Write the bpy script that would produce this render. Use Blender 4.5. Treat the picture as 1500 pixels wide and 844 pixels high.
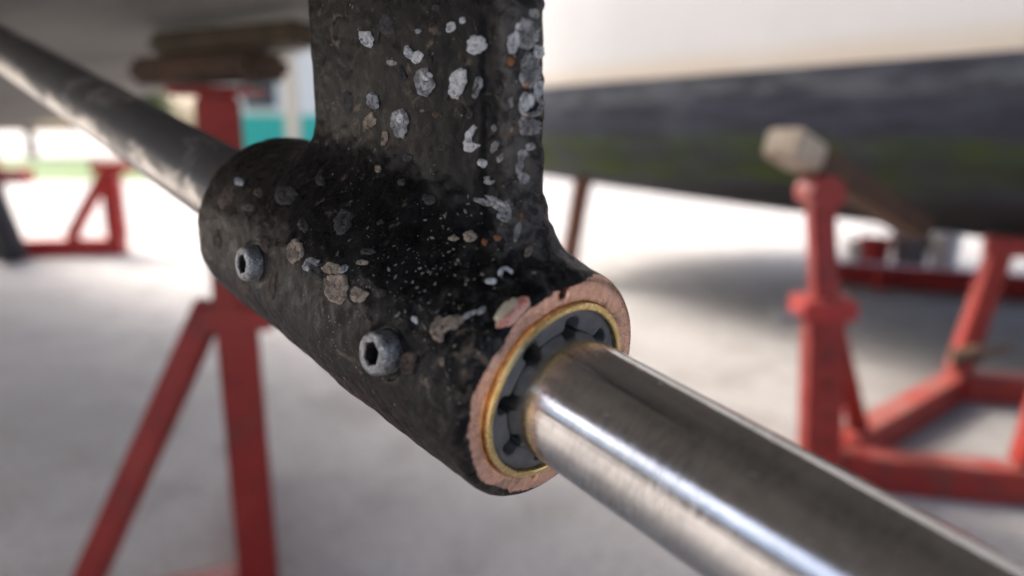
import bpy, bmesh, math, random
import numpy as np
from mathutils import Vector, Matrix

for o in list(bpy.data.objects):
    bpy.data.objects.remove(o, do_unlink=True)
scene = bpy.context.scene
COL = scene.collection
R = math.radians

# ------------------------------------------------------------------ camera
CAM_H = 0.90
PITCH = math.atan(232 / 1060)
cam_d = bpy.data.cameras.new("camera")
cam = bpy.data.objects.new("camera", cam_d)
COL.objects.link(cam)
cam.location = (0, 0, CAM_H)
cam.rotation_euler = (R(90) - PITCH, 0, 0)
cam_d.sensor_width = 36
cam_d.lens = 36 * 1060 / 1500
cam_d.clip_start = 0.01
cam_d.clip_end = 2000
cam_d.dof.use_dof = True
cam_d.dof.focus_distance = 0.213
cam_d.dof.aperture_fstop = 5.0
scene.camera = cam

# ------------------------------------------------------------------ sky and sun
SUN_EL, SUN_AZ = R(41), R(-55)        # azimuth measured clockwise from +Y (the view direction)
world = bpy.data.worlds.new("World")
scene.world = world
world.use_nodes = True
wn = world.node_tree.nodes
sky = wn.new("ShaderNodeTexSky")
sky.sky_type = 'NISHITA'
sky.sun_disc = False
sky.sun_elevation = SUN_EL
sky.sun_rotation = SUN_AZ
sky.air_density = 0.6
sky.dust_density = 7.0
sky.ozone_density = 1.0
world.node_tree.links.new(sky.outputs[0], wn["Background"].inputs[0])
wn["Background"].inputs[1].default_value = 0.15
sun_d = bpy.data.lights.new("sun", 'SUN')
sun_d.energy = 0.5
sun_d.angle = R(12)
sun_d.color = (1.0, 0.96, 0.90)
sun = bpy.data.objects.new("sun", sun_d)
COL.objects.link(sun)
sdir = Vector((math.sin(SUN_AZ) * math.cos(SUN_EL), math.cos(SUN_AZ) * math.cos(SUN_EL), math.sin(SUN_EL)))
sun.rotation_euler = sdir.to_track_quat('Z', 'Y').to_euler()
sun.location = (0, 0, 8)
vs = scene.view_settings
vs.view_transform = 'Standard'
vs.look = 'None'
vs.exposure = 2.0
vs.gamma = 1.0
vs.use_curve_mapping = False

# ------------------------------------------------------------------ helpers
def prop(o, label=None, cat=None, group=None, kind=None):
    if label: o['label'] = label
    if cat: o['category'] = cat
    if group: o['group'] = group
    if kind: o['kind'] = kind
    return o

def empty(name, loc, label=None, cat=None, group=None, mat=None):
    e = bpy.data.objects.new(name, None)
    COL.objects.link(e)
    e.empty_display_size = 0.05
    e.location = loc
    if mat is not None:
        e.matrix_world = mat
    return prop(e, label, cat, group)

def mesh_obj(name, verts, faces, mat, parent=None, smooth=True, sharp=None):
    me = bpy.data.meshes.new(name)
    me.from_pydata([tuple(v) for v in verts], [], [tuple(f) for f in faces])
    me.validate()
    me.update()
    if smooth:
        me.polygons.foreach_set("use_smooth", [True] * len(me.polygons))
        if sharp:
            me.set_sharp_from_angle(angle=R(sharp))
    o = bpy.data.objects.new(name, me)
    COL.objects.link(o)
    if mat: me.materials.append(mat)
    if parent: o.parent = parent
    return o

def bm_obj(name, bm, mat, parent=None, smooth=True, sharp=35):
    bmesh.ops.recalc_face_normals(bm, faces=bm.faces)
    me = bpy.data.meshes.new(name)
    bm.to_mesh(me); bm.free()
    if smooth:
        me.polygons.foreach_set("use_smooth", [True] * len(me.polygons))
        me.set_sharp_from_angle(angle=R(sharp))
    o = bpy.data.objects.new(name, me)
    COL.objects.link(o)
    if mat: me.materials.append(mat)
    if parent: o.parent = parent
    return o

def frame_from(zdir, up=Vector((0, 0, 1))):
    z = Vector(zdir).normalized()
    x = up.cross(z)
    if x.length < 1e-4: x = Vector((1, 0, 0))
    x.normalize()
    y = z.cross(x)
    return Matrix((x, y, z)).transposed()

def add_beam(bm, p0, p1, w, h, up=(0, 0, 1), bevel=0.006):
    p0, p1 = Vector(p0), Vector(p1)
    M = frame_from(p1 - p0, Vector(up))
    L = (p1 - p0).length
    vs_ = []
    for zz in (0, L):
        for sx, sy in ((-1, -1), (1, -1), (1, 1), (-1, 1)):
            vs_.append(bm.verts.new(p0 + M @ Vector((sx * w / 2, sy * h / 2, zz))))
    fs = [(3, 2, 1, 0), (4, 5, 6, 7), (0, 1, 5, 4), (1, 2, 6, 5), (2, 3, 7, 6), (3, 0, 4, 7)]
    newf = [bm.faces.new([vs_[i] for i in f]) for f in fs]
    if bevel > 0:
        es = list({e for f in newf for e in f.edges})
        bmesh.ops.bevel(bm, geom=es, offset=bevel, segments=2, affect='EDGES')

def beam(name, p0, p1, w, h, mat, parent=None, up=(0, 0, 1), bevel=0.006):
    bm = bmesh.new()
    add_beam(bm, p0, p1, w, h, up, bevel)
    return bm_obj(name, bm, mat, parent)

def add_lathe(bm, p0, axis, prof, n=32, up=(0, 0, 1)):
    """revolve (distance, radius) pairs round an axis"""
    M = frame_from(axis, Vector(up)); p0 = Vector(p0)
    rings = []
    for d, r in prof:
        if r < 1e-6:
            rings.append([bm.verts.new(p0 + M @ Vector((0, 0, d)))])
        else:
            rings.append([bm.verts.new(p0 + M @ Vector((r * math.cos(2 * math.pi * i / n), r * math.sin(2 * math.pi * i / n), d))) for i in range(n)])
    for A, B in zip(rings, rings[1:]):
        for i in range(n):
            j = (i + 1) % n
            if len(A) == 1 and len(B) == 1: continue
            if len(A) == 1: bm.faces.new((A[0], B[j], B[i]))
            elif len(B) == 1: bm.faces.new((A[i], A[j], B[0]))
            else: bm.faces.new((A[i], A[j], B[j], B[i]))

def lathe(name, p0, axis, prof, mat, parent=None, n=32, sharp=35):
    bm = bmesh.new()
    add_lathe(bm, p0, axis, prof, n)
    return bm_obj(name, bm, mat, parent, sharp=sharp)

# ---- node material helper
class NM:
    def __init__(s, name):
        s.m = bpy.data.materials.new(name); s.m.use_nodes = True
        s.t = s.m.node_tree; s.n = s.t.nodes
        s.b = s.n["Principled BSDF"]
        s.co = s.n.new("ShaderNodeTexCoord").outputs["Object"]
    def link(s, a, b): s.t.links.new(a, b)
    def _in(s, node, key, v):
        if isinstance(v, bpy.types.NodeSocket): s.link(v, node.inputs[key])
        else: node.inputs[key].default_value = v
    def mapping(s, scale=(1, 1, 1), rot=(0, 0, 0), loc=(0, 0, 0), co=None):
        n = s.n.new("ShaderNodeMapping")
        s.link(co or s.co, n.inputs[0])
        n.inputs["Scale"].default_value = scale; n.inputs["Rotation"].default_value = rot; n.inputs["Location"].default_value = loc
        return n.outputs[0]
    def noise(s, scale, detail=4, rough=0.55, co=None, dist=0.0, col=False):
        n = s.n.new("ShaderNodeTexNoise")
        s.link(co or s.co, n.inputs["Vector"])
        n.inputs["Scale"].default_value = scale; n.inputs["Detail"].default_value = detail
        n.inputs["Roughness"].default_value = rough; n.inputs["Distortion"].default_value = dist
        return n.outputs["Color" if col else "Fac"]
    def voro(s, scale, co=None, feat='F1', rnd=1.0, out="Distance"):
        n = s.n.new("ShaderNodeTexVoronoi"); n.feature = feat
        s.link(co or s.co, n.inputs["Vector"])
        n.inputs["Scale"].default_value = scale; n.inputs["Randomness"].default_value = rnd
        return n.outputs[out]
    def math(s, op, a, b=0.0, c=0.0, clamp=False):
        n = s.n.new("ShaderNodeMath"); n.operation = op; n.use_clamp = clamp
        s._in(n, 0, a); s._in(n, 1, b); s._in(n, 2, c)
        return n.outputs[0]
    def ramp(s, v, a, b, lo=0.0, hi=1.0, smooth=True):
        n = s.n.new("ShaderNodeMapRange")
        n.interpolation_type = 'SMOOTHSTEP' if smooth else 'LINEAR'
        s._in(n, 0, v); s._in(n, 1, a); s._in(n, 2, b); s._in(n, 3, lo); s._in(n, 4, hi)
        return n.outputs[0]
    def mix(s, f, a, b):
        n = s.n.new("ShaderNodeMix"); n.data_type = 'RGBA'
        s._in(n, 0, f)
        for k, v in ((6, a), (7, b)):
            if isinstance(v, bpy.types.NodeSocket): s.link(v, n.inputs[k])
            else: n.inputs[k].default_value = (*v, 1)
        return n.outputs[2]
    def sep(s, co=None):
        n = s.n.new("ShaderNodeSeparateXYZ"); s.link(co or s.co, n.inputs[0]); return n.outputs
    def bump(s, h, dist, strength=1.0, normal=None):
        n = s.n.new("ShaderNodeBump")
        s._in(n, "Height", h); n.inputs["Distance"].default_value = dist; n.inputs["Strength"].default_value = strength
        if normal: s.link(normal, n.inputs["Normal"])
        return n.outputs[0]
    def out(s, color=None, rough=None, metal=None, normal=None, spec=None):
        for k, v in (("Base Color", color), ("Roughness", rough), ("Metallic", metal), ("Normal", normal), ("Specular IOR Level", spec)):
            if v is None: continue
            if k == "Base Color" and not isinstance(v, bpy.types.NodeSocket): v = (*v, 1)
            s._in(s.b, k, v)
        return s.m

# ------------------------------------------------------------------ shaft line frame (metres, world)
F_PX = 1060.0
def at(px, py, depth):
    """world point seen at a photograph pixel at a given distance along the view axis"""
    x = (px - 750) / F_PX * depth; d = (py - 422) / F_PX * depth
    c, s_ = math.cos(PITCH), math.sin(PITCH)
    return Vector((x, depth * c - d * s_, CAM_H - depth * s_ - d * c))
def ground_at(px, py):
    d = at(px, py, 1.0) - Vector((0, 0, CAM_H))
    k = CAM_H / -d.z
    return Vector((d.x * k, d.y * k, 0))

PF = at(814, 572, 0.194)                                 # centre of the bearing face
_q = Vector((-1125, -585, 1060)).normalized()
_c, _s = math.cos(PITCH), math.sin(PITCH)
A = Vector((_q.x, _q.z * _c - _q.y * _s, -_q.z * _s - _q.y * _c)).normalized()
T = Vector((-A.y, A.x, 0)).normalized()                  # sideways
if T.y > 0: T = -T
U = A.cross(T)
FR = Matrix((A, T, U)).transposed().to_4x4()
FR.translation = PF
LEN = 0.163
AH = Vector((A.x, A.y, 0)).normalized()                  # horizontal heading of the boat the shaft belongs to

# ================================================================== MATERIALS
def m_ground():
    k = NM("yard_concrete")
    big = k.noise(0.7, 5); mid = k.noise(5, 6, 0.65, dist=0.4); fine = k.noise(40, 5, 0.65); grit = k.noise(160, 4, 0.6)
    c = k.mix(k.ramp(big, 0.35, 0.65), (0.32, 0.315, 0.305), (0.41, 0.40, 0.385))
    c = k.mix(k.ramp(mid, 0.46, 0.70, 0, 0.65), c, (0.24, 0.23, 0.215))
    c = k.mix(k.ramp(fine, 0.50, 0.66, 0, 0.55), c, (0.20, 0.19, 0.175))
    c = k.mix(k.ramp(fine, 0.42, 0.30, 0, 0.5), c, (0.50, 0.49, 0.47))
    c = k.mix(k.ramp(k.noise(1.3, 3, 0.5, dist=1.5), 0.60, 0.68, 0, 0.35), c, (0.16, 0.15, 0.14))
    return k.out(c, 0.85, normal=k.bump(k.math('ADD', fine, k.math('MULTIPLY', grit, 0.4)), 0.008, 0.7))
def m_paint(name, col, dark, rough=0.45, rust=0.25):
    k = NM(name)
    n = k.noise(14, 5, 0.6); f = k.noise(70, 4); w = k.noise(6, 6, 0.7, dist=0.8)
    c = k.mix(k.ramp(n, 0.4, 0.7, 0, 0.7), col, dark)
    c = k.mix(k.ramp(w, 0.52, 0.64, 0, 0.55), c, (0.13, 0.045, 0.03))
    c = k.mix(k.ramp(w, 0.42, 0.34, 0, 0.5), c, (0.38, 0.05, 0.035))
    c = k.mix(k.ramp(f, 0.62, 0.72, 0, rust), c, (0.16, 0.07, 0.035))
    g = k.n.new("ShaderNodeNewGeometry")
    up = k.sep(g.outputs["True Normal"])[2]
    c = k.mix(k.math('MULTIPLY', k.ramp(up, 0.6, 0.95), k.ramp(n, 0.3, 0.7, 0.1, 0.45)), c, (0.40, 0.27, 0.23))   # settled yard dust
    return k.out(c, k.ramp(n, 0.3, 0.7, rough - 0.1, rough + 0.15), normal=k.bump(f, 0.002, 0.4))
def m_wood(name, a, b):
    k = NM(name)
    co = k.mapping((3, 3, 3))
    n = k.noise(6, 6, 0.65, co, 0.6); f = k.noise(60, 4, 0.6)
    c = k.mix(k.ramp(n, 0.35, 0.65), a, b)
    c = k.mix(k.ramp(f, 0.5, 0.75, 0, 0.5), c, tuple(v * 0.5 for v in a))
    return k.out(c, 0.8, normal=k.bump(f, 0.003, 0.6))
def m_plain(name, col, rough=0.6, metal=0.0, var=0.25, scale=8):
    k = NM(name)
    n = k.noise(scale, 5, 0.6)
    c = k.mix(k.ramp(n, 0.35, 0.7), col, tuple(v * (1 - var) for v in col))
    return k.out(c, rough, metal)

M_GROUND = m_ground()
M_RED = m_paint("red_oxide_paint", (0.33, 0.017, 0.010), (0.22, 0.018, 0.012))
M_RED2 = m_paint("bright_red_paint", (0.48, 0.022, 0.018), (0.33, 0.028, 0.02), rust=0.1)
M_WOOD = m_wood("weathered_timber", (0.115, 0.066, 0.04), (0.065, 0.04, 0.026))
M_WOODP = m_wood("pale_timber", (0.62, 0.55, 0.45), (0.45, 0.36, 0.26))
M_WOODR = m_wood('stained_timber', (0.10, 0.075, 0.045), (0.06, 0.05, 0.03))
M_STEEL = m_plain("dull_steel", (0.3, 0.3, 0.3), 0.45, 0.9)
M_DARK = m_plain("dark_rubber", (0.03, 0.03, 0.032), 0.7)
M_PIN = m_plain('rusty_hole', (0.16, 0.03, 0.02), 0.8)
M_WHITE = m_plain("white_plastic", (0.75, 0.75, 0.73), 0.4, var=0.1)
M_GREY = m_plain("grey_plastic", (0.25, 0.26, 0.28), 0.45)

# ================================================================== GROUND
def build_ground():
    xs = [-400, -60, -20, -10, -6, -4, -2, 0, 2, 4, 6, 10, 20, 60, 400]
    ys = [-300, -60, -20, -8, -4, -2, 0, 2, 4, 6, 8, 10, 14, 20, 60, 400]
    v = [(x, y, 0) for y in ys for x in xs]
    n = len(xs)
    f = [(j * n + i, j * n + i + 1, (j + 1) * n + i + 1, (j + 1) * n + i) for j in range(len(ys) - 1) for i in range(n - 1)]
    prop(mesh_obj("ground", v, f, M_GROUND, smooth=False), kind='structure')
build_ground()

# ================================================================== BOATS
def smooth_interp(tab, x):
    xs = [a for a, _ in tab]; ys = [b for _, b in tab]
    return float(np.interp(x, xs, ys))

def loft(name, stations, mat, parent, cap=True):
    n = len(stations[0])
    v = [p for st in stations for p in st]
    f = []
    for j in range(len(stations) - 1):
        for i in range(n - 1):
            f.append((j * n + i, j * n + i + 1, (j + 1) * n + i + 1, (j + 1) * n + i))
    if cap:
        f.append(tuple(range(n))); f.append(tuple(reversed(range((len(stations) - 1) * n, len(stations) * n))))
    bm = bmesh.new()
    bv = [bm.verts.new(p) for p in v]
    for q in f:
        try: bm.faces.new([bv[i] for i in q])
        except ValueError: pass
    return bm_obj(name, bm, mat, parent, sharp=60)

def m_bottom_brown():
    k = NM("taupe_antifouling")
    n = k.noise(2.5, 6, 0.6); f = k.noise(25, 5, 0.6)
    c = k.mix(k.ramp(n, 0.35, 0.65), (0.15, 0.143, 0.132), (0.22, 0.21, 0.192))
    c = k.mix(k.ramp(f, 0.5, 0.75, 0, 0.5), c, (0.10, 0.088, 0.075))
    return k.out(c, 0.7, normal=k.bump(f, 0.004, 0.5))
def m_gel():
    k = NM("white_gelcoat")
    z = k.sep()[2]
    n = k.noise(1.2, 4); f = k.noise(12, 5)
    c = k.mix(k.ramp(n, 0.3, 0.7), (0.52, 0.535, 0.545), (0.47, 0.483, 0.492))
    stain = k.math('MULTIPLY', k.ramp(z, 1.13, 1.23, 1, 0), k.ramp(n, 0.2, 0.6, 0.5, 0.9))
    c = k.mix(stain, c, (0.47, 0.415, 0.34))
    c = k.mix(k.ramp(f, 0.66, 0.74, 0, 0.4), c, (0.5, 0.47, 0.42))
    return k.out(c, 0.4)
def m_bottom_blue():
    """worn blue-black antifouling with a pale scum line at the top and a green weed band lower down"""
    k = NM("worn_black_antifouling")
    z = k.sep()[2]
    st = k.mapping((1.0, 1.0, 5.0))
    n = k.noise(1.6, 5, 0.6, st); n2 = k.noise(5, 5, 0.65, st); f = k.noise(20, 5, 0.6)
    zz = k.math('ADD', z, k.ramp(n, 0.2, 0.8, -0.03, 0.03))
    c = k.mix(k.ramp(n2, 0.35, 0.65), (0.024, 0.027, 0.040), (0.046, 0.052, 0.075))
    band = k.math('MULTIPLY', k.ramp(zz, 1.0, 1.03), k.ramp(zz, 1.07, 1.10, 1, 0))
    c = k.mix(k.math('MULTIPLY', band, k.ramp(n2, 0.36, 0.66, 0.1, 0.7)), c, (0.10, 0.115, 0.125))
    c = k.mix(k.ramp(k.noise(2.2, 4), 0.52, 0.7, 0, 0.5), c, (0.085, 0.095, 0.12))
    gb = k.math('MULTIPLY', k.ramp(zz, 0.66, 0.72), k.ramp(zz, 0.84, 0.90, 1, 0))
    gx = k.math('MULTIPLY', k.ramp(n, 0.35, 0.6, 0.45, 1), k.ramp(k.noise(3.0, 5, 0.65), 0.36, 0.62, 0.3, 1))
    c = k.mix(k.math('MULTIPLY', gb, gx), c, (0.045, 0.07, 0.006))
    c = k.mix(k.ramp(zz, 0.64, 0.69, 0.8, 0), c, (0.016, 0.015, 0.014))
    return k.out(c, 0.8, normal=k.bump(f, 0.004, 0.5), spec=0.2)

M_TAUPE, M_GEL, M_BLUE = m_bottom_brown(), m_gel(), m_bottom_blue()

def build_own_boat():
    """the boat whose strut this is: flat run aft overhead, getting deeper forward"""
    root = empty("motor_boat", (PF.x + AH.x * 1.5, PF.y + AH.y * 1.5, 0.0), "motor boat with taupe antifouled bottom carrying the black strut and shaft", "boat")
    lat = Vector((-AH.y, AH.x, 0))
    zc = [(-0.7, 1.16), (0, 1.13), (0.6, 1.08), (1.0, 1.04), (1.7, 1.015), (3.2, 0.93), (5, 0.80), (7, 0.9), (8.2, 1.5)]
    hb = [(-0.7, 0.9), (0, 0.98), (2, 1.15), (4, 1.15), (6, 0.8), (7.4, 0.3), (8.2, 0.05)]
    prof = [(0, 0), (0.25, .03), (0.5, .06), (0.72, .09), (0.84, .115), (0.92, .15), (0.97, .21), (1.0, .30)]
    top = [(1.0, .304), (1.05, .6), (1.09, 1.0), (1.11, 1.5)]
    org = Vector((PF.x, PF.y, 0))
    bot, tp = [], []
    inv = root.matrix_basis.inverted()
    for i in range(33):
        s = -0.7 + 8.9 * i / 32
        z0 = smooth_interp(zc, s); b = smooth_interp(hb, s)
        def P(l, dz): return inv @ (org + AH * s + lat * (l * b) + Vector((0, 0, z0 + dz)))
        bot.append([P(-l, d) for l, d in reversed(prof)] + [P(l, d) for l, d in prof[1:]])
        tp.append([P(-l, d) for l, d in reversed(top)] + [P(l, d) for l, d in top])
    loft("hull_bottom", bot, M_TAUPE, root)
    loft("topsides", tp, M_GEL, root)
    # stern tube where the shaft goes in
    s = 1.00
    p = inv @ (PF + A * s)
    lathe("stern_tube", p, A, [(-0.10, 0.019), (-0.10, 0.034), (-0.06, 0.036), (0.02, 0.05), (0.12, 0.05), (0.12, 0.019)], M_TAUPE, root, 40)
    return root
build_own_boat()

def build_white_boat():
    d = Vector((0.59, -0.807, 0)).normalized(); nrm = Vector((-0.807, -0.59, 0)).normalized()
    wl0 = Vector((0.2, 3.76, 0))                       # on the near waterline
    root = empty("white_boat", (wl0 - nrm * 1.3 + d * 3).to_tuple(), "white hulled boat with worn blue-black bottom on red cradle", "boat")
    inv = root.matrix_basis.inverted()
    hb = [(-1.0, 1.15), (0.0, 1.3), (3, 1.35), (5, 1.25), (7, 0.7), (8.2, 0.1)]
    kz = [(-1.0, 0.50), (0.4, 0.45), (2.5, 0.385), (5, 0.37), (7, 0.5), (8.2, 1.0)]
    bot, tp = [], []
    prof = [(0, 0), (0.2, .06), (0.45, .14), (0.65, .22), (0.8, .31), (0.9, .43), (0.96, .60), (1.0, 1.0)]
    top = [(1.0, 1.114), (1.02, 1.3), (1.06, 1.7), (1.09, 2.2), (1.1, 2.7)]
    for i in range(31):
        s = -1.0 + 9.2 * i / 30
        b = smooth_interp(hb, s); z0 = smooth_interp(kz, s)
        def P(l, z): return inv @ (wl0 - nrm * 1.3 + d * s + nrm * (l * b) + Vector((0, 0, z)))
        zz = lambda t: z0 + (1.11 - z0) * t
        bot.append([P(l, zz(t)) for l, t in reversed(prof)] + [P(-l, zz(t)) for l, t in prof[1:]])
        tp.append([P(l, z) for l, z in reversed(top)] + [P(-l, z) for l, z in top])
    loft("hull_bottom", bot, M_BLUE, root)
    loft("topsides", tp, M_GEL, root)
    # small discharge fitting on the topside (the spot above the scum line)
    p = at(997, 60, 3.02)
    lathe("skin_fitting", inv @ p, nrm, [(-0.05, 0.0), (-0.05, 0.022), (0.01, 0.03), (0.02, 0.026), (0.02, 0.012), (-0.02, 0.012), (-0.02, 0)], m_plain("stained_plastic", (0.5, 0.43, 0.36), 0.5), root, 20)
build_white_boat()

def build_reflection_boat():
    """unseen boat added for the dark and blue-grey bands it mirrors in the shaft"""
    d = AH; nrm = Vector((-T.x, -T.y, 0)).normalized()       # nrm points back towards the strut
    org = Vector((PF.x, PF.y, 0)) - nrm * 6.2  # behind the camera and out of view; added only to be mirrored
    root = empty("unseen_reflection_boat", (org + d * 1.5).to_tuple(), "unseen blue-grey boat with brown bottom, added for its reflection in the polished shaft", "boat")
    inv = root.matrix_basis.inverted()
    hb = [(-6, 1.2), (-3, 1.4), (1, 1.4), (4, 0.9), (6, 0.1)]
    kz = [(-6, 0.55), (-3, 0.42), (2, 0.40), (4.5, 0.6), (6, 1.0)]
    prof = [(0, 0), (0.2, .06), (0.45, .14), (0.65, .22), (0.8, .31), (0.9, .43), (0.96, .60), (1.0, 1.0)]
    top = [(1.0, 1.054), (1.02, 1.2), (1.05, 1.5), (1.08, 1.9)]
    bot, tp = [], []
    for i in range(25):
        s = -6 + 12 * i / 24
        b = smooth_interp(hb, s); z0 = smooth_interp(kz, s)
        def P(l, z): return inv @ (org + d * s + nrm * (l * b) + Vector((0, 0, z)))
        zz = lambda t: z0 + (1.05 - z0) * t
        bot.append([P(l, zz(t)) for l, t in reversed(prof)] + [P(-l, zz(t)) for l, t in prof[1:]])
        tp.append([P(l, z) for l, z in reversed(top)] + [P(-l, z) for l, z in top])
    loft("hull_bottom", bot, m_plain("brown_antifouling", (0.16, 0.095, 0.07), 0.7), root)
    loft("topsides", tp, m_plain("blue_grey_gelcoat", (0.40, 0.53, 0.68), 0.4, var=0.1, scale=1), root)
    for s in (-3.5, 2.5):
        p = org + d * s
        beam("keel_block", inv @ p, inv @ (p + Vector((0, 0, smooth_interp(kz, s) + 0.01))), 0.5, 0.35, M_WOOD, root, up=(1, 0, 0))
build_reflection_boat()

# ================================================================== STANDS
def stand_near():
    b = ground_at(382, 868)
    root = empty("boat_stand", b, "red steel stand with a diagonal brace behind the strut barrel", "boat stand")
    H = 0.955
    beam("post", (0, 0, 0.0), (-0.003, 0, H), 0.072, 0.085, M_RED, root, up=(-0.35, 1, 0))
    beam("brace", (-0.29, -0.12, 0.055), (-0.035, -0.02, 0.60), 0.05, 0.045, M_RED, root, up=(0, 1, 0))
    beam("brace", (-0.155, 0.40, 0.055), (-0.02, 0.03, 0.55), 0.05, 0.045, M_RED, root, up=(1, 0, 0))
    beam("base_beam", (-0.50, -0.21, 0.03), (-0.03, -0.015, 0.03), 0.07, 0.06, M_RED, root)
    beam("base_beam", (-0.015, 0.045, 0.03), (-0.19, 0.52, 0.03), 0.07, 0.06, M_RED, root)
    bm = bmesh.new(); add_beam(bm, (-0.06, -0.01, 0.572), (0.068, 0.01, 0.572), 0.09, 0.045, bevel=0.004)
    bm_obj("collar", bm, M_RED, root)
    beam("head_plate", (-0.07, 0.0, H + 0.008), (0.07, 0.0, H + 0.008), 0.12, 0.014, M_RED, root)
    tb = empty("bearer_timber", (b.x, b.y, H + 0.015), "brown bearer boards lying on top of the red braced stand", "timber")
    beam("board", (-0.15, 0.07, 0.028), (0.10, -0.015, 0.034), 0.11, 0.045, M_WOOD, tb, bevel=0.012)
    beam("board", (-0.11, 0.05, 0.072), (0.17, -0.02, 0.086), 0.10, 0.036, M_WOODR, tb, bevel=0.012)
stand_near()

def stand_right():
    a = ground_at(1198, 705); c = ground_at(1398, 583); e = ground_at(1520, 735)
    root = empty("boat_cradle", a, "red steel cradle frame with a perforated post under the white boat", "boat cradle")
    V = lambda p, z: (p.x - a.x, p.y - a.y, z)
    h = 0.09
    beam("post", (0, 0, 0.0), (-0.03, 0, 0.50), 0.088, 0.075, M_RED, root, up=(0, 1, 0))
    beam("inner_post", (-0.03, 0, 0.50), (-0.055, 0.02, 0.745), 0.058, 0.055, M_RED, root, up=(0, 1, 0))
    bm = bmesh.new(); add_beam(bm, (-0.095, 0, 0.47), (0.035, 0, 0.47), 0.11, 0.05, bevel=0.005)
    bm_obj("collar", bm, M_RED2, root)
    bm = bmesh.new(); add_lathe(bm, (-0.15, -0.02, 0.45), (1, 0, 0), [(0, 0), (0, 0.012), (0.2, 0.012), (0.2, 0)], 12)
    bm_obj("locking_pin", bm, M_STEEL, root)
    bm = bmesh.new()
    add_lathe(bm, (-0.055, -0.03, 0.75), (0, 1, 0), [(0, 0), (0, 0.042), (0.10, 0.042), (0.10, 0)], 20)
    bm_obj("swivel_head", bm, M_RED, root)
    for z in (0.12, 0.2, 0.28, 0.36):
        bm = bmesh.new(); add_lathe(bm, (-0.06 * z, -0.0385, z), (0, -1, 0), [(0, 0.0), (0, 0.011), (0.003, 0.011), (0.003, 0.0)], 12)
        bm_obj("pin_hole", bm, M_PIN, root)
    ac = Vector(V(c, 0)); ae = Vector(V(e, 0))
    beam("brace", Vector((-0.01, 0.01, 0.46)), ac * 0.22 + Vector((0, 0, h)), 0.05, 0.04, M_RED, root, up=(0, 1, 0))
    beam("base_beam", Vector((0.055, -0.01, h / 2)), ae + Vector((0.25, -0.06, h / 2)), 0.08, h, M_RED, root)
    beam("base_beam", ac * 0.09 + Vector((0, 0, h / 2 + 0.004)), ac + Vector((0, 0, h / 2 + 0.004)), 0.08, h, M_RED, root)
    beam("base_beam", ac + Vector((0.02, 0.0, h / 2)), ac + ae + Vector((0.3, -0.06, h / 2)), 0.08, h, M_RED, root)
    ptop = ac + Vector((0.08, 0, 0.50))
    beam("post", ac + Vector((0, 0, 0.095)), ptop, 0.07, 0.06, M_RED, root, up=(0, 1, 0))
    beam("cross_bar", ptop + Vector((-0.05, 0, 0.03)), ptop + Vector((0.75, -0.25, 0.03)), 0.07, 0.065, M_RED, root)
    bm = bmesh.new()
    add_lathe(bm, ac + Vector((0.0, -0.05, 0.17)), (1, -0.2, 0.25), [(-0.06, 0), (-0.06, 0.03), (0.03, 0.03), (0.03, 0.012), (0.12, 0.012), (0.12, 0)], 14)
    bm_obj("clamp_screw", bm, M_WOOD, root)
    beam("post", ae * 0.93 + Vector((0.0, 0.0, h + 0.002)), ae * 0.93 + Vector((0.10, 0.03, 0.62)), 0.07, 0.06, M_RED, root, up=(0, 1, 0))
    # timber pad across the head
    p0 = at(1145, 208, a.y - 0.08); p1 = at(1345, 335, a.y + 0.50)
    t = empty("timber_pad", p0)
    q = p1 - p0
    beam("bearer", q * 0.15, q, 0.09, 0.066, M_WOOD, t, bevel=0.006)
    beam("worn_end", q * 0.0, q * 0.148, 0.092, 0.068, M_WOODP, t, bevel=0.008)
    prop(t, "pale weathered timber pad tilted on the cradle post against the dark hull", "timber")
stand_right()

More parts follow.
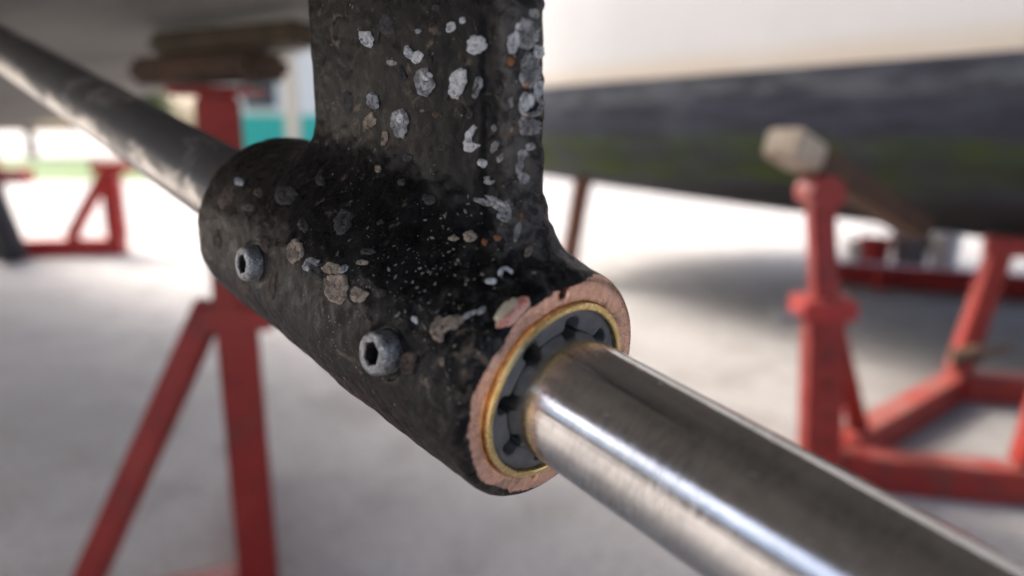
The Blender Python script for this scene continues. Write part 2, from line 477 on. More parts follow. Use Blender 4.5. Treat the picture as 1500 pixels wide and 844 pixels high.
def far_frames():
    # frame standing far off on the left
    b = ground_at(185, 372)
    r = empty("boat_stand", b, "bright red low frame with one upright and a diagonal, far beyond the shaft", "boat stand")
    beam("base_beam", (-1.6, -0.25, 0.065), (0, 0, 0.065), 0.15, 0.13, M_RED2, r)
    beam("upright", (-0.05, 0, 0.13), (-0.05, 0, 0.60), 0.12, 0.10, M_RED2, r, up=(0, 1, 0))
    beam("brace", (-0.36, -0.06, 0.13), (-0.07, -0.04, 0.58), 0.08, 0.07, M_RED2, r, up=(0, 1, 0))
    beam("upright", (-0.80, -0.13, 0.13), (-0.86, -0.13, 0.95), 0.12, 0.10, M_RED2, r, up=(0, 1, 0))
    beam("head_block", (-0.16, 0, 0.64), (0.11, 0, 0.64), 0.14, 0.08, M_RED2, r)
    beam("head_block", (-0.76, -0.10, 0.58), (-0.58, -0.10, 0.58), 0.14, 0.10, M_RED2, r)
    bm = bmesh.new(); add_beam(bm, (0.04, 0, 0.0), (-0.12, 0, 0.62), 0.16, 0.18, up=(0, 1, 0), bevel=0.03)
    o = bm_obj("rudder_blade", bm, M_DARK); o.location = ground_at(14, 384)
    prop(o, "dark rudder blade propped upright beside the bright red low frame", "rudder")
    # low rail behind the right cradle
    b = ground_at(1250, 412); e = ground_at(1540, 440)
    r = empty("cradle_rail", b, "long low red steel rail on the ground beyond the cradle", "steel rail")
    v = e - b
    beam("rail", (-0.2, 0.0, 0.07), (v.x, v.y, 0.07), 0.1, 0.12, M_RED2, r)
    for tt in (0.1, 0.9):
        beam("foot", (v.x * tt - 0.0, v.y * tt - 0.14, 0.0), (v.x * tt, v.y * tt - 0.14, 0.12), 0.08, 0.1, M_RED2, r, up=(1, 0, 0))
    # timber prop under the far end of the white boat
    p0 = ground_at(828, 410); p1 = at(856, 252, p0.y - 0.15)
    t = beam("timber_prop", p0, p1, 0.10, 0.10, m_wood("red_brown_timber", (0.20, 0.085, 0.055), (0.13, 0.06, 0.04)), None, up=(1, 0, 0), bevel=0.01)
    prop(t, "slim brown timber prop standing under the end of the white boat", "timber")
far_frames()

def bucket(px, py, r0, r1, h, mat, label, mlid=None):
    p = ground_at(px, py)
    root = empty("bucket", p, label, "bucket", "pots on the ground beyond the cradle")
    lathe("body", (0, 0, 0), (0, 0, 1), [(0, 0), (0, r0), (h * 0.9, r1), (h * 0.9, r1 * 1.05), (h, r1 * 1.05), (h, r1 * 0.95), (0.02, r0 * 0.9), (0.02, 0)], mat, root, 24)
    bm = bmesh.new()
    N = 14
    pts = [Vector((math.cos(t) * r1, 0.02, h * 0.9 + math.sin(t) * r1 * 0.8)) for t in [math.pi * i / N for i in range(N + 1)]]
    for q0, q1 in zip(pts, pts[1:]): add_beam(bm, q0, q1, 0.008, 0.008, up=(0, 1, 0), bevel=0)
    bm_obj("handle", bm, M_STEEL, root)
bucket(1278, 392, .085, .10, .20, M_RED2, "red bucket on the ground beyond the low rail")
bucket(1330, 392, .10, .12, .22, M_GREY, "wide grey bucket on the ground beyond the low rail")
bucket(1380, 398, .075, .09, .25, M_WHITE, "tall white bucket on the ground beyond the low rail")
bucket(1252, 390, .06, .075, .17, M_WHITE, "small white bucket on the ground beyond the low rail")

# ================================================================== FAR LEFT BACKGROUND
M_GRASS = m_plain("cut_grass", (0.075, 0.15, 0.03), 0.9, var=0.4, scale=3)
M_LEAF = m_plain("foliage", (0.07, 0.12, 0.025), 0.7, var=0.5, scale=1.5)
M_TEAL = m_plain("teal_paint", (0.02, 0.42, 0.36), 0.5, var=0.1)
M_WALL = m_plain("white_render", (0.72, 0.71, 0.68), 0.7, var=0.08)
M_BEIGE = m_plain("beige_paint", (0.55, 0.48, 0.37), 0.6, var=0.1)
M_GLASS = m_plain("window_glass", (0.05, 0.07, 0.08), 0.1)
M_TRUNK = m_plain("bark", (0.10, 0.075, 0.05), 0.9)

def background():
    v = [(-30, 13, 0.004), (-4.6, 13, 0.004), (-4.0, 23.2, 0.004), (-40, 23.2, 0.004)]
    prop(mesh_obj("grass_verge", v, [(0, 1, 2, 3)], M_GRASS, smooth=False), kind='structure')
    b = empty("boat_shed", (-5.2, 16.8, 0), "white shed with a teal painted band beyond the yard", "shed")
    def box(name, x0, x1, y0, y1, z0, z1, mat, par=b, bev=0.01):
        return beam(name, ((x0 + x1) / 2, (y0 + y1) / 2, z0), ((x0 + x1) / 2, (y0 + y1) / 2, z1), x1 - x0, y1 - y0, mat, par, up=(0, 1, 0), bevel=bev)
    box("wall", -1.5, 3.2, 0, 5, 0, 3.0, M_WALL)
    box("painted_band", -1.52, 3.22, -0.03, 0.5, 0.1, 1.22, M_TEAL)
    box("roof", -1.8, 3.5, -0.3, 5.3, 3.002, 3.2, M_GREY)
    w = box("window", -0.9, 0.0, -0.06, 0.3, 1.3, 2.2, M_WHITE)
    box("pane", -0.83, -0.07, -0.075, 0.2, 1.37, 2.13, M_GLASS)
    box("door", 1.5, 2.4, -0.05, 0.3, 0.0, 2.0, M_TEAL)
    p = ground_at(434, 258)
    e = empty("beige_post", p, "tall beige painted post beside the white and teal shed", "post")
    k = p.y / F_PX
    hz = 2.4
    beam("column", (0, 0, 0.03), (0, 0, hz), 0.24, 0.24, M_BEIGE, e, up=(0, 1, 0), bevel=0.02)
    beam("foot_plate", (0, 0, 0.0), (0, 0, 0.03), 0.4, 0.4, M_STEEL, e, up=(0, 1, 0))
    # bushes and trees beyond the verge
    rng = np.random.default_rng(5)
    def tree(x, y, h, r, label):
        e = empty("tree", (x, y, 0), label, "tree", "trees beyond the yard")
        bm = bmesh.new()
        add_lathe(bm, (0, 0, 0), (0, 0, 1), [(0, 0.0), (0, 0.16), (h * .3, 0.11), (h * .7, 0.05), (h * .7, 0)], 10)
        for i in range(5):
            an = i * 1.26; add_lathe(bm, (0, 0, h * (.3 + .07 * i)), (math.cos(an), math.sin(an), 0.9), [(0, 0), (0, .05), (r * .8, .02), (r * .8, 0)], 6)
        bm_obj("trunk", bm, M_TRUNK, e)
        n = 1800
        cl = rng.normal(size=(26, 3)); cl /= np.linalg.norm(cl, axis=1)[:, None]
        cl = cl * np.array([r, r, h * .33]) * rng.uniform(.3, .85, (26, 1)) + np.array([0, 0, h * .62])
        c = cl[rng.integers(0, 26, n)] + rng.normal(size=(n, 3)) * r * .17
        d1 = rng.normal(size=(n, 3)); d1 /= np.linalg.norm(d1, axis=1)[:, None]
        d2 = np.cross(d1, rng.normal(size=(n, 3))); d2 /= np.linalg.norm(d2, axis=1)[:, None]
        a, w = d1 * .14, d2 * .07
        vv = np.stack([c - a, c + w, c + a, c - w], 1).reshape(-1, 3)
        ff = np.arange(n * 4).reshape(-1, 4)
        mesh_obj("crown", vv.tolist(), ff.tolist(), M_LEAF, e, smooth=False)
    tree(-12.6, 24.6, 3.6, 1.7, "round leafy tree behind the grass verge, nearest the shed")
    tree(-16.5, 25.3, 4.2, 2.0, "tall leafy tree in the middle of the row behind the verge")
    tree(-20.5, 24.6, 3.4, 1.8, "low wide leafy tree at the open end of the row")
background()

# ================================================================== STRUT (signed distance field in millimetres, meshed by surface nets)
class VNoise:
    def __init__(s, seed, n=32):
        s.n = n; s.g = np.random.default_rng(seed).uniform(-1, 1, (n, n, n)).astype(np.float32)
    def __call__(s, p, scale):
        q = p / scale + 1000.0
        i = np.floor(q).astype(np.int64); f = (q - i).astype(np.float32); f = f * f * (3 - 2 * f)
        n = s.n; i0 = i % n; i1 = (i + 1) % n
        x0, y0, z0 = i0.T; x1, y1, z1 = i1.T; fx, fy, fz = f.T; g = s.g
        def L(a, b, t): return a + (b - a) * t
        return L(L(L(g[x0, y0, z0], g[x1, y0, z0], fx), L(g[x0, y1, z0], g[x1, y1, z0], fx), fy),
                 L(L(g[x0, y0, z1], g[x1, y0, z1], fx), L(g[x0, y1, z1], g[x1, y1, z1], fx), fy), fz)
VN = [VNoise(i) for i in range(5)]

LM = LEN * 1000
RB = 33.0                                    # barrel radius
WUP = np.array((A.z - 0.0, 0.0, U.z))        # world up in strut coordinates
WUP = WUP + np.array((0.035, 0, 0)); WUP /= np.linalg.norm(WUP)
CDIR = np.array((WUP[2], 0, -WUP[0]))        # chord direction of the leg
LEG_C0, LEG_C1 = 5.5, 108.0                 # chord extent at axis height
LEG_T = 6.2
LEG_Y = 0.0
SCREWS = []
NOTCH = []                                   # (y, z, radius) of the dowel notches at the bearing seat

def smin(a, b, k):
    h = np.clip(0.5 + 0.5 * (b - a) / k, 0, 1)
    return b + (a - b) * h - k * h * (1 - h)
def smax(a, b, k): return -smin(-a, -b, k)

def sdf_smooth(P):
    x, y, z = P[:, 0], P[:, 1], P[:, 2]
    r = np.hypot(y, z)
    rad = RB + 0.010 * x + 0.9 * np.exp(-((x - 55) / 40) ** 2)
    d_side = r - rad
    rc = 2.6; rb = 13.0
    dx = np.where(x < LM / 2, -x, x - LM)
    rr = np.where(x < LM / 2, rc, rb)
    qx = np.maximum(dx + rr, 0); qs = np.maximum(d_side + rr, 0)
    bar = np.minimum(np.maximum(dx + rr, d_side + rr), 0) + np.hypot(qx, qs) - rr
    c = x * CDIR[0] + z * CDIR[2]
    h = x * WUP[0] + z * WUP[2]
    cm = (LEG_C0 + LEG_C1) / 2; hc = (LEG_C1 - LEG_C0) / 2
    cc = c - cm
    th = LEG_T + 1.6 * (1 - (cc / hc) ** 2)
    r2 = 4.6
    a = np.abs(cc) - hc + r2; b = np.abs(y - LEG_Y) - th + r2
    leg = np.minimum(np.maximum(a, b), 0) + np.hypot(np.maximum(a, 0), np.maximum(b, 0)) - r2
    leg = np.maximum(leg, -h)
    d = smin(bar, leg, 18.0)
    return d, r, c, h

def sdf(P, disp=True):
    d, r, c, h = sdf_smooth(P)
    x = P[:, 0]
    if disp:
        m = np.abs(d) < 5
        Q = P[m]
        n1 = VN[0](Q, 13.0); n2 = VN[1](Q, 5.0); n3 = VN[2](Q, 2.2); n4 = VN[3](Q, 30.0)
        face = np.clip((x[m] - 0.5) / 4, 0.12, 1)
        lg = np.where(h[m] > 55, 0.55, 1.0)
        amp = lg * (0.38 * n1 + 0.30 * n2 + 0.5 * n4) + 0.20 * n3
        # shallow pits and thick paint runs
        amp -= 0.9 * np.clip(n2 * n1 - 0.25, 0, 1)
        # flaked paint along the after edge of the leg
        edge = (c[m] < LEG_C0 + 11 + 5 * VN[4](Q, 17.0)) & (h[m] > 46 + 4 * n1) & (h[m] < 98 + 6 * n2)
        amp = amp - 0.55 * edge
        crust_ = (c[m] < LEG_C0 + 8.5) & (h[m] > 44)
        amp = amp + crust_ * (0.55 * np.clip(n2, 0, 1) + 0.35 * n3)
        d[m] -= amp * face
    d = smax(d, 25.65 - r, 0.3)
    for (sp, sn) in SCREWS:                  # open joint round each set screw
        v = P - sp; a_ = v @ sn
        rho = np.linalg.norm(v - a_[:, None] * sn, axis=1)
        d = np.maximum(d, -(np.hypot(rho - 6.7, a_ + 0.1) - 1.2))
    for (ny, nz, nr) in NOTCH:
        nd = np.maximum(np.hypot(P[:, 1] - ny, P[:, 2] - nz) - nr, P[:, 0] - 7)
        d = np.maximum(d, -nd)
    return d

def grad(P, disp=False):
    e = 0.25; g = np.zeros_like(P)
    for i in range(3):
        o = np.zeros(3); o[i] = e
        g[:, i] = sdf(P + o, disp) - sdf(P - o, disp)
    return g / (np.linalg.norm(g, axis=1)[:, None] + 1e-9)

def surface_nets(lo, hi, h):
    ax = [np.arange(lo[i], hi[i] + h, h, dtype=np.float64) for i in range(3)]
    nx, ny, nz = map(len, ax)
    D = np.empty((nx, ny, nz), np.float32)
    YY, ZZ = np.meshgrid(ax[1], ax[2], indexing='ij')
    for i0 in range(0, nx, 16):
        xs = ax[0][i0:i0 + 16]
        P = np.empty((len(xs), ny, nz, 3)); P[..., 0] = xs[:, None, None]; P[..., 1] = YY; P[..., 2] = ZZ
        D[i0:i0 + 16] = sdf(P.reshape(-1, 3)).reshape(len(xs), ny, nz)
    S = D < 0
    cnt = np.zeros((nx - 1, ny - 1, nz - 1), np.int8)
    corners = [(i, j, k) for i in (0, 1) for j in (0, 1) for k in (0, 1)]
    def sub(a, c): return a[c[0]:nx - 1 + c[0], c[1]:ny - 1 + c[1], c[2]:nz - 1 + c[2]]
    for c in corners: cnt += sub(S, c)
    act = (cnt > 0) & (cnt < 8)
    idx = np.argwhere(act)
    vid = np.full(act.shape, -1, np.int64); vid[act] = np.arange(len(idx))
    vals = {c: D[idx[:, 0] + c[0], idx[:, 1] + c[1], idx[:, 2] + c[2]].astype(np.float64) for c in corners}
    acc = np.zeros((len(idx), 3)); w = np.zeros(len(idx))
    for c in corners:
        for a in range(3):
            if c[a] == 0:
                e = list(c); e[a] = 1; e = tuple(e)
                va, vb = vals[c], vals[e]
                m = (va < 0) != (vb < 0)
                t = np.where(m, va / np.where(m, va - vb, 1), 0)
                p = np.tile(np.array(c, float), (len(idx), 1)); p[:, a] += t
                acc[m] += p[m]; w[m] += 1
    V = (idx + acc / w[:, None]) * h + np.array([a[0] for a in ax])
    Fs = []
    for a in range(3):
        b, c = (a + 1) % 3, (a + 2) % 3
        sl0 = [slice(None)] * 3; sl1 = [slice(None)] * 3
        sl0[a] = slice(0, -1); sl1[a] = slice(1, None)
        s0, s1 = S[tuple(sl0)], S[tuple(sl1)]
        cr = np.argwhere(s0 != s1)
        sh = np.array([nx, ny, nz]) - 1
        ok = (cr[:, b] > 0) & (cr[:, c] > 0) & (cr[:, b] < sh[b]) & (cr[:, c] < sh[c])
        cr = cr[ok]
        fl = s0[cr[:, 0], cr[:, 1], cr[:, 2]]
        def g(db, dc):
            q = cr.copy(); q[:, b] -= db; q[:, c] -= dc
            return vid[q[:, 0], q[:, 1], q[:, 2]]
        quad = np.stack([g(1, 1), g(0, 1), g(0, 0), g(1, 0)], 1)
        quad[~fl] = quad[~fl][:, ::-1]
        Fs.append(quad)
    F = np.concatenate(Fs)
    return V, F[(F >= 0).all(1)]

def m_strut():
    k = NM("pitted_black_coating")
    x, y, z = k.sep()
    r = k.math('SQRT', k.math('ADD', k.math('MULTIPLY', y, y), k.math('MULTIPLY', z, z)))
    cc = k.math('ADD', k.math('MULTIPLY', x, float(CDIR[0])), k.math('MULTIPLY', z, float(CDIR[2])))   # along the leg's chord
    big = k.noise(28, 4, 0.6); n = k.noise(90, 6, 0.62, dist=0.4); f = k.noise(420, 5, 0.65); g = k.noise(1300, 3, 0.6)
    pat = k.noise(160, 6, 0.7, dist=1.0)
    c = k.mix(k.ramp(n, 0.35, 0.7), (0.004, 0.004, 0.0043), (0.010, 0.010, 0.0103))
    c = k.mix(k.ramp(f, 0.58, 0.75, 0, 0.5), c, (0.026, 0.025, 0.024))
    # brown-grey dried slime: on the forward end and low on the barrel
    low = k.ramp(z, 0.010, -0.024)
    fwd = k.ramp(x, 0.065, 0.140)
    side = k.math('MAXIMUM', k.math('MULTIPLY', low, 0.9), k.math('MULTIPLY', fwd, k.ramp(z, 0.05, 0.01)))
    grime = k.math('MULTIPLY', side, k.ramp(pat, 0.34, 0.60, 0.1, 1))
    c = k.mix(k.math('MULTIPLY', grime, 0.8), c, k.mix(k.ramp(f, 0.35, 0.65), (0.075, 0.058, 0.044), (0.024, 0.019, 0.016)))
    leg_g = k.math('MULTIPLY', k.ramp(cc, 0.040, 0.105), k.ramp(z, 0.03, 0.06))
    c = k.mix(k.math('MULTIPLY', leg_g, k.ramp(pat, 0.3, 0.6, 0.1, 0.6)), c, (0.017, 0.014, 0.0125))
    # grey wear on the after end of the barrel and along the leg's after edge
    aft = k.ramp(x, 0.045, 0.0)
    c = k.mix(k.math('MULTIPLY', aft, k.ramp(pat, 0.50, 0.66, 0, 0.75)), c, (0.07, 0.067, 0.062))
    leg_a = k.math('MULTIPLY', k.ramp(cc, 0.0145, 0.0105), k.ramp(z, 0.03, 0.04))
    c = k.mix(k.math('MULTIPLY', leg_a, k.ramp(pat, 0.40, 0.62, 0.15, 0.9)), c, (0.085, 0.082, 0.078))
    # scattered brown patches
    v = k.noise(150, 4, 0.6, dist=0.8)
    c = k.mix(k.math('MULTIPLY', k.ramp(v, 0.60, 0.66), k.ramp(k.noise(35, 2), 0.42, 0.6, 0, 0.8)), c, (0.12, 0.092, 0.066))
    # salt and shell flecks, thick on the shoulder between leg and barrel
    zone = k.math('MULTIPLY', k.math('MULTIPLY', k.ramp(z, 0.060, 0.035, 0.05, 1), k.ramp(x, 0.105, 0.065, 0.15, 1)), k.ramp(k.noise(40, 4, 0.65), 0.46, 0.58))
    dv = k.n.new("ShaderNodeVectorMath"); dv.operation = 'ADD'
    k.link(k.co, dv.inputs[0])
    wv = k.n.new("ShaderNodeVectorMath"); wv.operation = 'SCALE'; k.link(k.noise(700, 3, 0.6, col=True), wv.inputs[0]); wv.inputs[3].default_value = 0.0022
    k.link(wv.outputs[0], dv.inputs[1])
    def flecks(scale, thr, a, b):
        vo = k.voro(scale, co=dv.outputs[0]); kp = k.voro(scale, co=dv.outputs[0], out="Color")
        q = k.n.new("ShaderNodeSeparateColor"); k.link(kp, q.inputs[0])
        return k.math('MULTIPLY', k.math('MULTIPLY', k.ramp(vo, a, b), k.ramp(q.outputs[0], thr, thr + 0.05)), zone)
    fl = flecks(330, 0.93, 0.24, 0.18); fl2 = flecks(1250, 0.86, 0.34, 0.20)
    c = k.mix(k.math('MULTIPLY', fl, 0.7), c, (0.32, 0.30, 0.26))
    c = k.mix(k.math('MULTIPLY', fl2, 0.55), c, (0.50, 0.48, 0.43))
    # bare bronze: the machined end; paint still laps over its outer edge except on the far side
    xe = k.math('ADD', x, k.ramp(n, 0.3, 0.7, -0.0009, 0.0009))
    lim = k.ramp(y, 0.004, -0.020, 0.0301, 0.0338)
    rr = k.math('SUBTRACT', k.math('ADD', r, k.ramp(n, 0.3, 0.7, -0.0010, 0.0010)), lim)
    bare = k.math('MULTIPLY', k.ramp(xe, 0.0026, 0.0018), k.ramp(rr, 0.0005, 0.0))
    cop = k.mix(k.ramp(f, 0.35, 0.65), (0.90, 0.56, 0.42), (0.74, 0.42, 0.30))
    cop = k.mix(k.ramp(n, 0.52, 0.66, 0, 0.7), cop, (0.30, 0.22, 0.17))
    cop = k.mix(k.ramp(pat, 0.60, 0.68, 0, 0.8), cop, (0.88, 0.66, 0.54))
    cop = k.mix(k.math('MULTIPLY', k.ramp(r, 0.0298, 0.0325), k.ramp(n, 0.35, 0.6, 0.2, 0.9)), cop, (0.30, 0.22, 0.18))
    c = k.mix(bare, c, cop)
    bore = k.ramp(r, 0.02575, 0.0257)
    c = k.mix(bore, c, (0.02, 0.017, 0.014))
    h = k.math('ADD', k.math('MULTIPLY', n, 0.4), k.math('ADD', k.math('MULTIPLY', f, 0.45), k.math('MULTIPLY', g, 0.16)))
    h = k.math('ADD', h, k.math('MULTIPLY', k.math('ADD', fl, k.math('MULTIPLY', fl2, 0.4)), 0.3))
    # hairline cracks in the thick coating
    cr = k.voro(95, co=k.mapping((1, 1, 1), co=dv.outputs[0]), feat='DISTANCE_TO_EDGE')
    crack = k.math('MULTIPLY', k.ramp(cr, 0.035, 0.0), k.math('MULTIPLY', k.ramp(k.noise(40, 2), 0.48, 0.58), k.ramp(cc, 0.035, 0.02)))
    h = k.math('MULTIPLY', h, k.ramp(big, 0.36, 0.60, 0.35, 1.1))
    h = k.math('SUBTRACT', h, k.math('MULTIPLY', crack, 0.5))
    cx = k.n.new('ShaderNodeCombineXYZ'); k.link(r, cx.inputs[0]); k.link(k.math('MULTIPLY', y, 0.06), cx.inputs[1]); k.link(k.math('MULTIPLY', z, 0.06), cx.inputs[2])
    h = k.math('ADD', h, k.math('MULTIPLY', bare, k.math('MULTIPLY', k.noise(1500, 4, 0.6, co=cx.outputs[0]), 0.12)))      # file marks round the end
    nb = k.bump(h, 0.0013, 0.5)
    ro = k.ramp(pat, 0.3, 0.7, 0.16, 0.42)
    ro = k.math('ADD', ro, k.math('MULTIPLY', grime, 0.15))
    return k.out(c, ro, k.math('MULTIPLY', bare, 0.85), nb, k.math('ADD', 0.08, k.math('MULTIPLY', bare, 0.42)))

M_STRUT = m_strut()

# bearing-face angle helper: pixel offsets on the ring -> (y, z) mm
def face_yz(px, py):
    d = at(px, py, 1.0) - Vector((0, 0, CAM_H))
    o = Vector((0, 0, CAM_H))
    t = (PF - o).dot(A) / d.dot(A)
    p = o + d * t - PF
    return p.dot(T) * 1000, p.dot(U) * 1000

NOTCH = [(*face_yz(825, 430), 1.7), (*face_yz(784, 697), 1.1)]

strut = empty("propeller_strut", (0, 0, 0), "black pitted shaft strut with barnacle scars and bare bronze end", "shaft strut", mat=FR)
def ray_hit(px, py, disp=False):
    """local (mm) surface point seen at a photograph pixel"""
    o = (FR.inverted() @ Vector((0, 0, CAM_H))) * 1000
    d = (FR.to_3x3().inverted() @ (at(px, py, 1.0) - Vector((0, 0, CAM_H)))).normalized()
    o = np.array(o); d = np.array(d); t = 60.0
    for _ in range(200):
        s = sdf(np.array([o + d * t]), disp)[0]
        if s < 0.02: return o + d * t
        t += s * 0.7
        if t > 900: return None
    return o + d * t

_sc = []
for _px in ((564, 516), (371, 386)):
    _p = ray_hit(*_px); _sc.append((_p, grad(np.array([_p]))[0]))
SCREWS = _sc
V_, F_ = surface_nets((-1.6, -38, -38), (205, 38, 305), 0.75)
casting = mesh_obj("strut_casting", (V_ / 1000).tolist(), F_.tolist(), M_STRUT, strut)


# ---- set screws
def m_screw():
    k = NM("galvanised_screw")
    n = k.noise(500, 5, 0.65); f = k.noise(1500, 3)
    c = k.mix(k.ramp(n, 0.35, 0.65), (0.13, 0.135, 0.14), (0.34, 0.35, 0.355))
    c = k.mix(k.ramp(f, 0.60, 0.68), c, (0.75, 0.76, 0.76))
    c = k.mix(k.ramp(k.noise(330, 4, 0.6), 0.56, 0.66, 0, 0.8), c, (0.06, 0.06, 0.06))
    return k.out(c, k.ramp(n, 0.3, 0.7, 0.28, 0.55), 0.75, k.bump(n, 0.0010, 0.7))
M_SCREW = m_screw()
M_HOLE = m_plain("screw_socket", (0.012, 0.011, 0.01), 0.8)

def set_screw(i, R0, H):
    p, n = SCREWS[i]
    p = Vector(p) / 1000; n = Vector(n)
    k = 0.001
    bm = bmesh.new()
    M = frame_from(n)
    NS = 48
    hexr = lambda t: R0 * .56 * math.cos(math.pi / 6) / math.cos((t + math.pi / 6) % (math.pi / 3) - math.pi / 6)
    prof = [(-3, lambda t: R0), (H - 1.3, lambda t: R0), (H - .45, lambda t: R0 - .3), (H, lambda t: R0 - 1.1), (H + .02, lambda t: hexr(t) + .25), (H - .35, hexr), (H - .6, lambda t: hexr(t) - .02)]
    rg = [[bm.verts.new(p + M @ Vector((fn(t) * k * math.cos(t), fn(t) * k * math.sin(t), d * k))) for t in [2 * math.pi * q / NS for q in range(NS)]] for d, fn in prof]
    for a_, b_ in zip(rg, rg[1:]):
        for q in range(NS): bm.faces.new((a_[q], a_[(q + 1) % NS], b_[(q + 1) % NS], b_[q]))
    s = bm_obj("set_screw", bm, M_SCREW, strut, sharp=50)
    bm = bmesh.new()
    M = frame_from(n)
    # hexagon socket
    rings = []
    for d in (H - .5, H - 4.5):
        rings.append([bm.verts.new(p + M @ Vector((R0 * .55 * k * math.cos(i * math.pi / 3), R0 * .55 * k * math.sin(i * math.pi / 3), d * k))) for i in range(6)])
    for i in range(6): bm.faces.new((rings[0][i], rings[0][(i + 1) % 6], rings[1][(i + 1) % 6], rings[1][i]))
    bm.faces.new(rings[1])
    me = bpy.data.meshes.new("hex_socket"); bm.to_mesh(me); bm.free(); me.materials.append(M_HOLE)
    o = bpy.data.objects.new("hex_socket", me); COL.objects.link(o); o.parent = s
    return s
set_screw(0, 5.9, 4.6)
set_screw(1, 5.7, 4.0)

# ---- barnacle scars: shallow plates following the casting's surface
def m_scar(name, a, b, rough=0.75):
    k = NM(name)
    n = k.noise(350, 6, 0.7, dist=0.6); f = k.noise(1100, 4, 0.65)
    c = k.mix(k.ramp(n, 0.40, 0.60), a, b)
    c = k.mix(k.ramp(k.noise(600, 5, 0.7, dist=1.2), 0.54, 0.62, 0, 0.9), c, tuple(v * 0.12 for v in a))
    c = k.mix(k.ramp(f, 0.58, 0.7, 0, 0.6), c, tuple(min(v * 1.4, 0.8) for v in a))
    return k.out(c, rough, normal=k.bump(f, 0.0010, 0.8))
M_SC = {
    'w': m_scar("pale_shell", (0.70, 0.715, 0.72), (0.50, 0.51, 0.51)),
    'g': m_scar("grey_shell", (0.42, 0.422, 0.42), (0.17, 0.17, 0.17)),
    't': m_scar("tan_shell", (0.36, 0.29, 0.22), (0.20, 0.16, 0.12)),
    'd': m_scar("dark_shell", (0.05, 0.048, 0.046), (0.025, 0.024, 0.022)),
    'o': m_scar("rust_bloom", (0.36, 0.13, 0.03), (0.20, 0.10, 0.05)),
    'b': m_scar("brown_growth", (0.10, 0.07, 0.05), (0.05, 0.037, 0.028)),
}
rng = np.random.default_rng(11)
def scar(px, py, w, h, mt, style='disc', rot=0.0, bite=None, name="barnacle_scar"):
    """w, h: full size in photograph pixels; the patch is laid on the casting and pressed onto its surface"""
    p = ray_hit(px, py)
    if p is None: return
    n = grad(np.array([p]))[0]
    iv = FR.to_3x3().inverted()
    dep = (FR @ Vector(p / 1000) - Vector((0, 0, CAM_H))).length
    right = np.array(iv @ Vector((1, 0, 0))); dn = np.array(iv @ Vector((0, -_s, -_c)))
    vd = np.array(iv @ (FR @ Vector(p / 1000) - Vector((0, 0, CAM_H))).normalized())
    def tang(v):
        # tangent vector whose image is v (slide along the view direction onto the tangent plane)
        k_ = -np.dot(v, n) / min(np.dot(vd, n), -0.35)
        return v + vd * k_
    sc = dep * 1000 / F_PX
    NR, NA = (8, 56) if max(w, h) > 20 else (5, 26)
    ph = rng.uniform(0, 6.28, 12); am = rng.uniform(0.04, 0.15, 12) / np.arange(1, 13) ** 0.75
    c_, s_ = math.cos(rot), math.sin(rot)
    cx = cy = 0.0
    if bite:
        bl = math.hypot(bite[0], bite[1]) + 1e-6
        kk = 0.5 * (bl - bite[2] - 1)                    # middle of the strip left between the bite and the far edge
        cx, cy = bite[0] / bl * kk, bite[1] / bl * kk
    hollow = mt == 'g' and style == 'rim' and rng.random() < 0.35
    outline = []
    for i in range(NA):
        t = 2 * math.pi * i / NA
        wob = 1 + sum(am[q] * math.sin((q + 2) * t + ph[q]) for q in range(12))
        ux, uy = wob * math.cos(t), wob * math.sin(t)
        if bite:
            dd = math.hypot(ux - bite[0], uy - bite[1])
            if dd < bite[2]:
                # pull the outline back towards the centre until it leaves the bite
                for _ in range(40):
                    ux, uy = cx + (ux - cx) * 0.94, cy + (uy - cy) * 0.94
                    if math.hypot(ux - bite[0], uy - bite[1]) >= bite[2]: break
        outline.append((ux, uy))
    def place(ux, uy):
        X = ux * w / 2; Y = uy * h / 2
        X, Y = X * c_ - Y * s_, X * s_ + Y * c_
        return p + tang((right * X + dn * Y) * sc)
    pts = [place(cx, cy)]; hh = [0.0]
    for j in range(1, NR + 1):
        rr = j / NR
        for i in range(NA):
            t = 2 * math.pi * i / NA
            ux, uy = outline[i]
            pts.append(place(cx + (ux - cx) * rr, cy + (uy - cy) * rr))
            e = 0.45 * (1 - rr ** 4)
            if style == 'rim': e = (0.15 if not hollow or rr > 0.5 else -0.55) + 0.85 * math.exp(-((rr - 0.80) / 0.12) ** 2)
            if style == 'ridge': e = 0.35 + 0.42 * math.sin(14 * t) * min(1, rr * 1.5) + 0.25 * rr
            e += 0.10 * rng.normal()
            if j == NR: e = -0.5
            hh.append(e)
    pts = np.array(pts); hh = np.array(hh); hh[0] = -0.6 if (style == 'rim' and hollow) else 0.3
    for _ in range(6):
        d = sdf(pts.copy(), True); g = grad(pts)
        pts -= g * np.clip(d, -3, 3)[:, None]
    g = grad(pts)
    pts = pts + g * (hh + 0.16)[:, None]
    F = [(0, 1 + i, 1 + (i + 1) % NA) for i in range(NA)]
    for j in range(NR - 1):
        b0, b1 = 1 + j * NA, 1 + (j + 1) * NA
        for i in range(NA):
            k2 = (i + 1) % NA
            F.append((b0 + i, b1 + i, b1 + k2, b0 + k2))
    # reject anything whose surface ran away round an edge
    if np.abs(pts - p).max() > 20: pts = p + (pts - p) * (20 / np.abs(pts - p).max())
    bm = bmesh.new()
    bv = [bm.verts.new(q / 1000) for q in pts]
    for f in F:
        try: bm.faces.new([bv[i] for i in f])
        except ValueError: pass
    o = bm_obj(name, bm, M_SC[mt], strut, sharp=80)
    return o

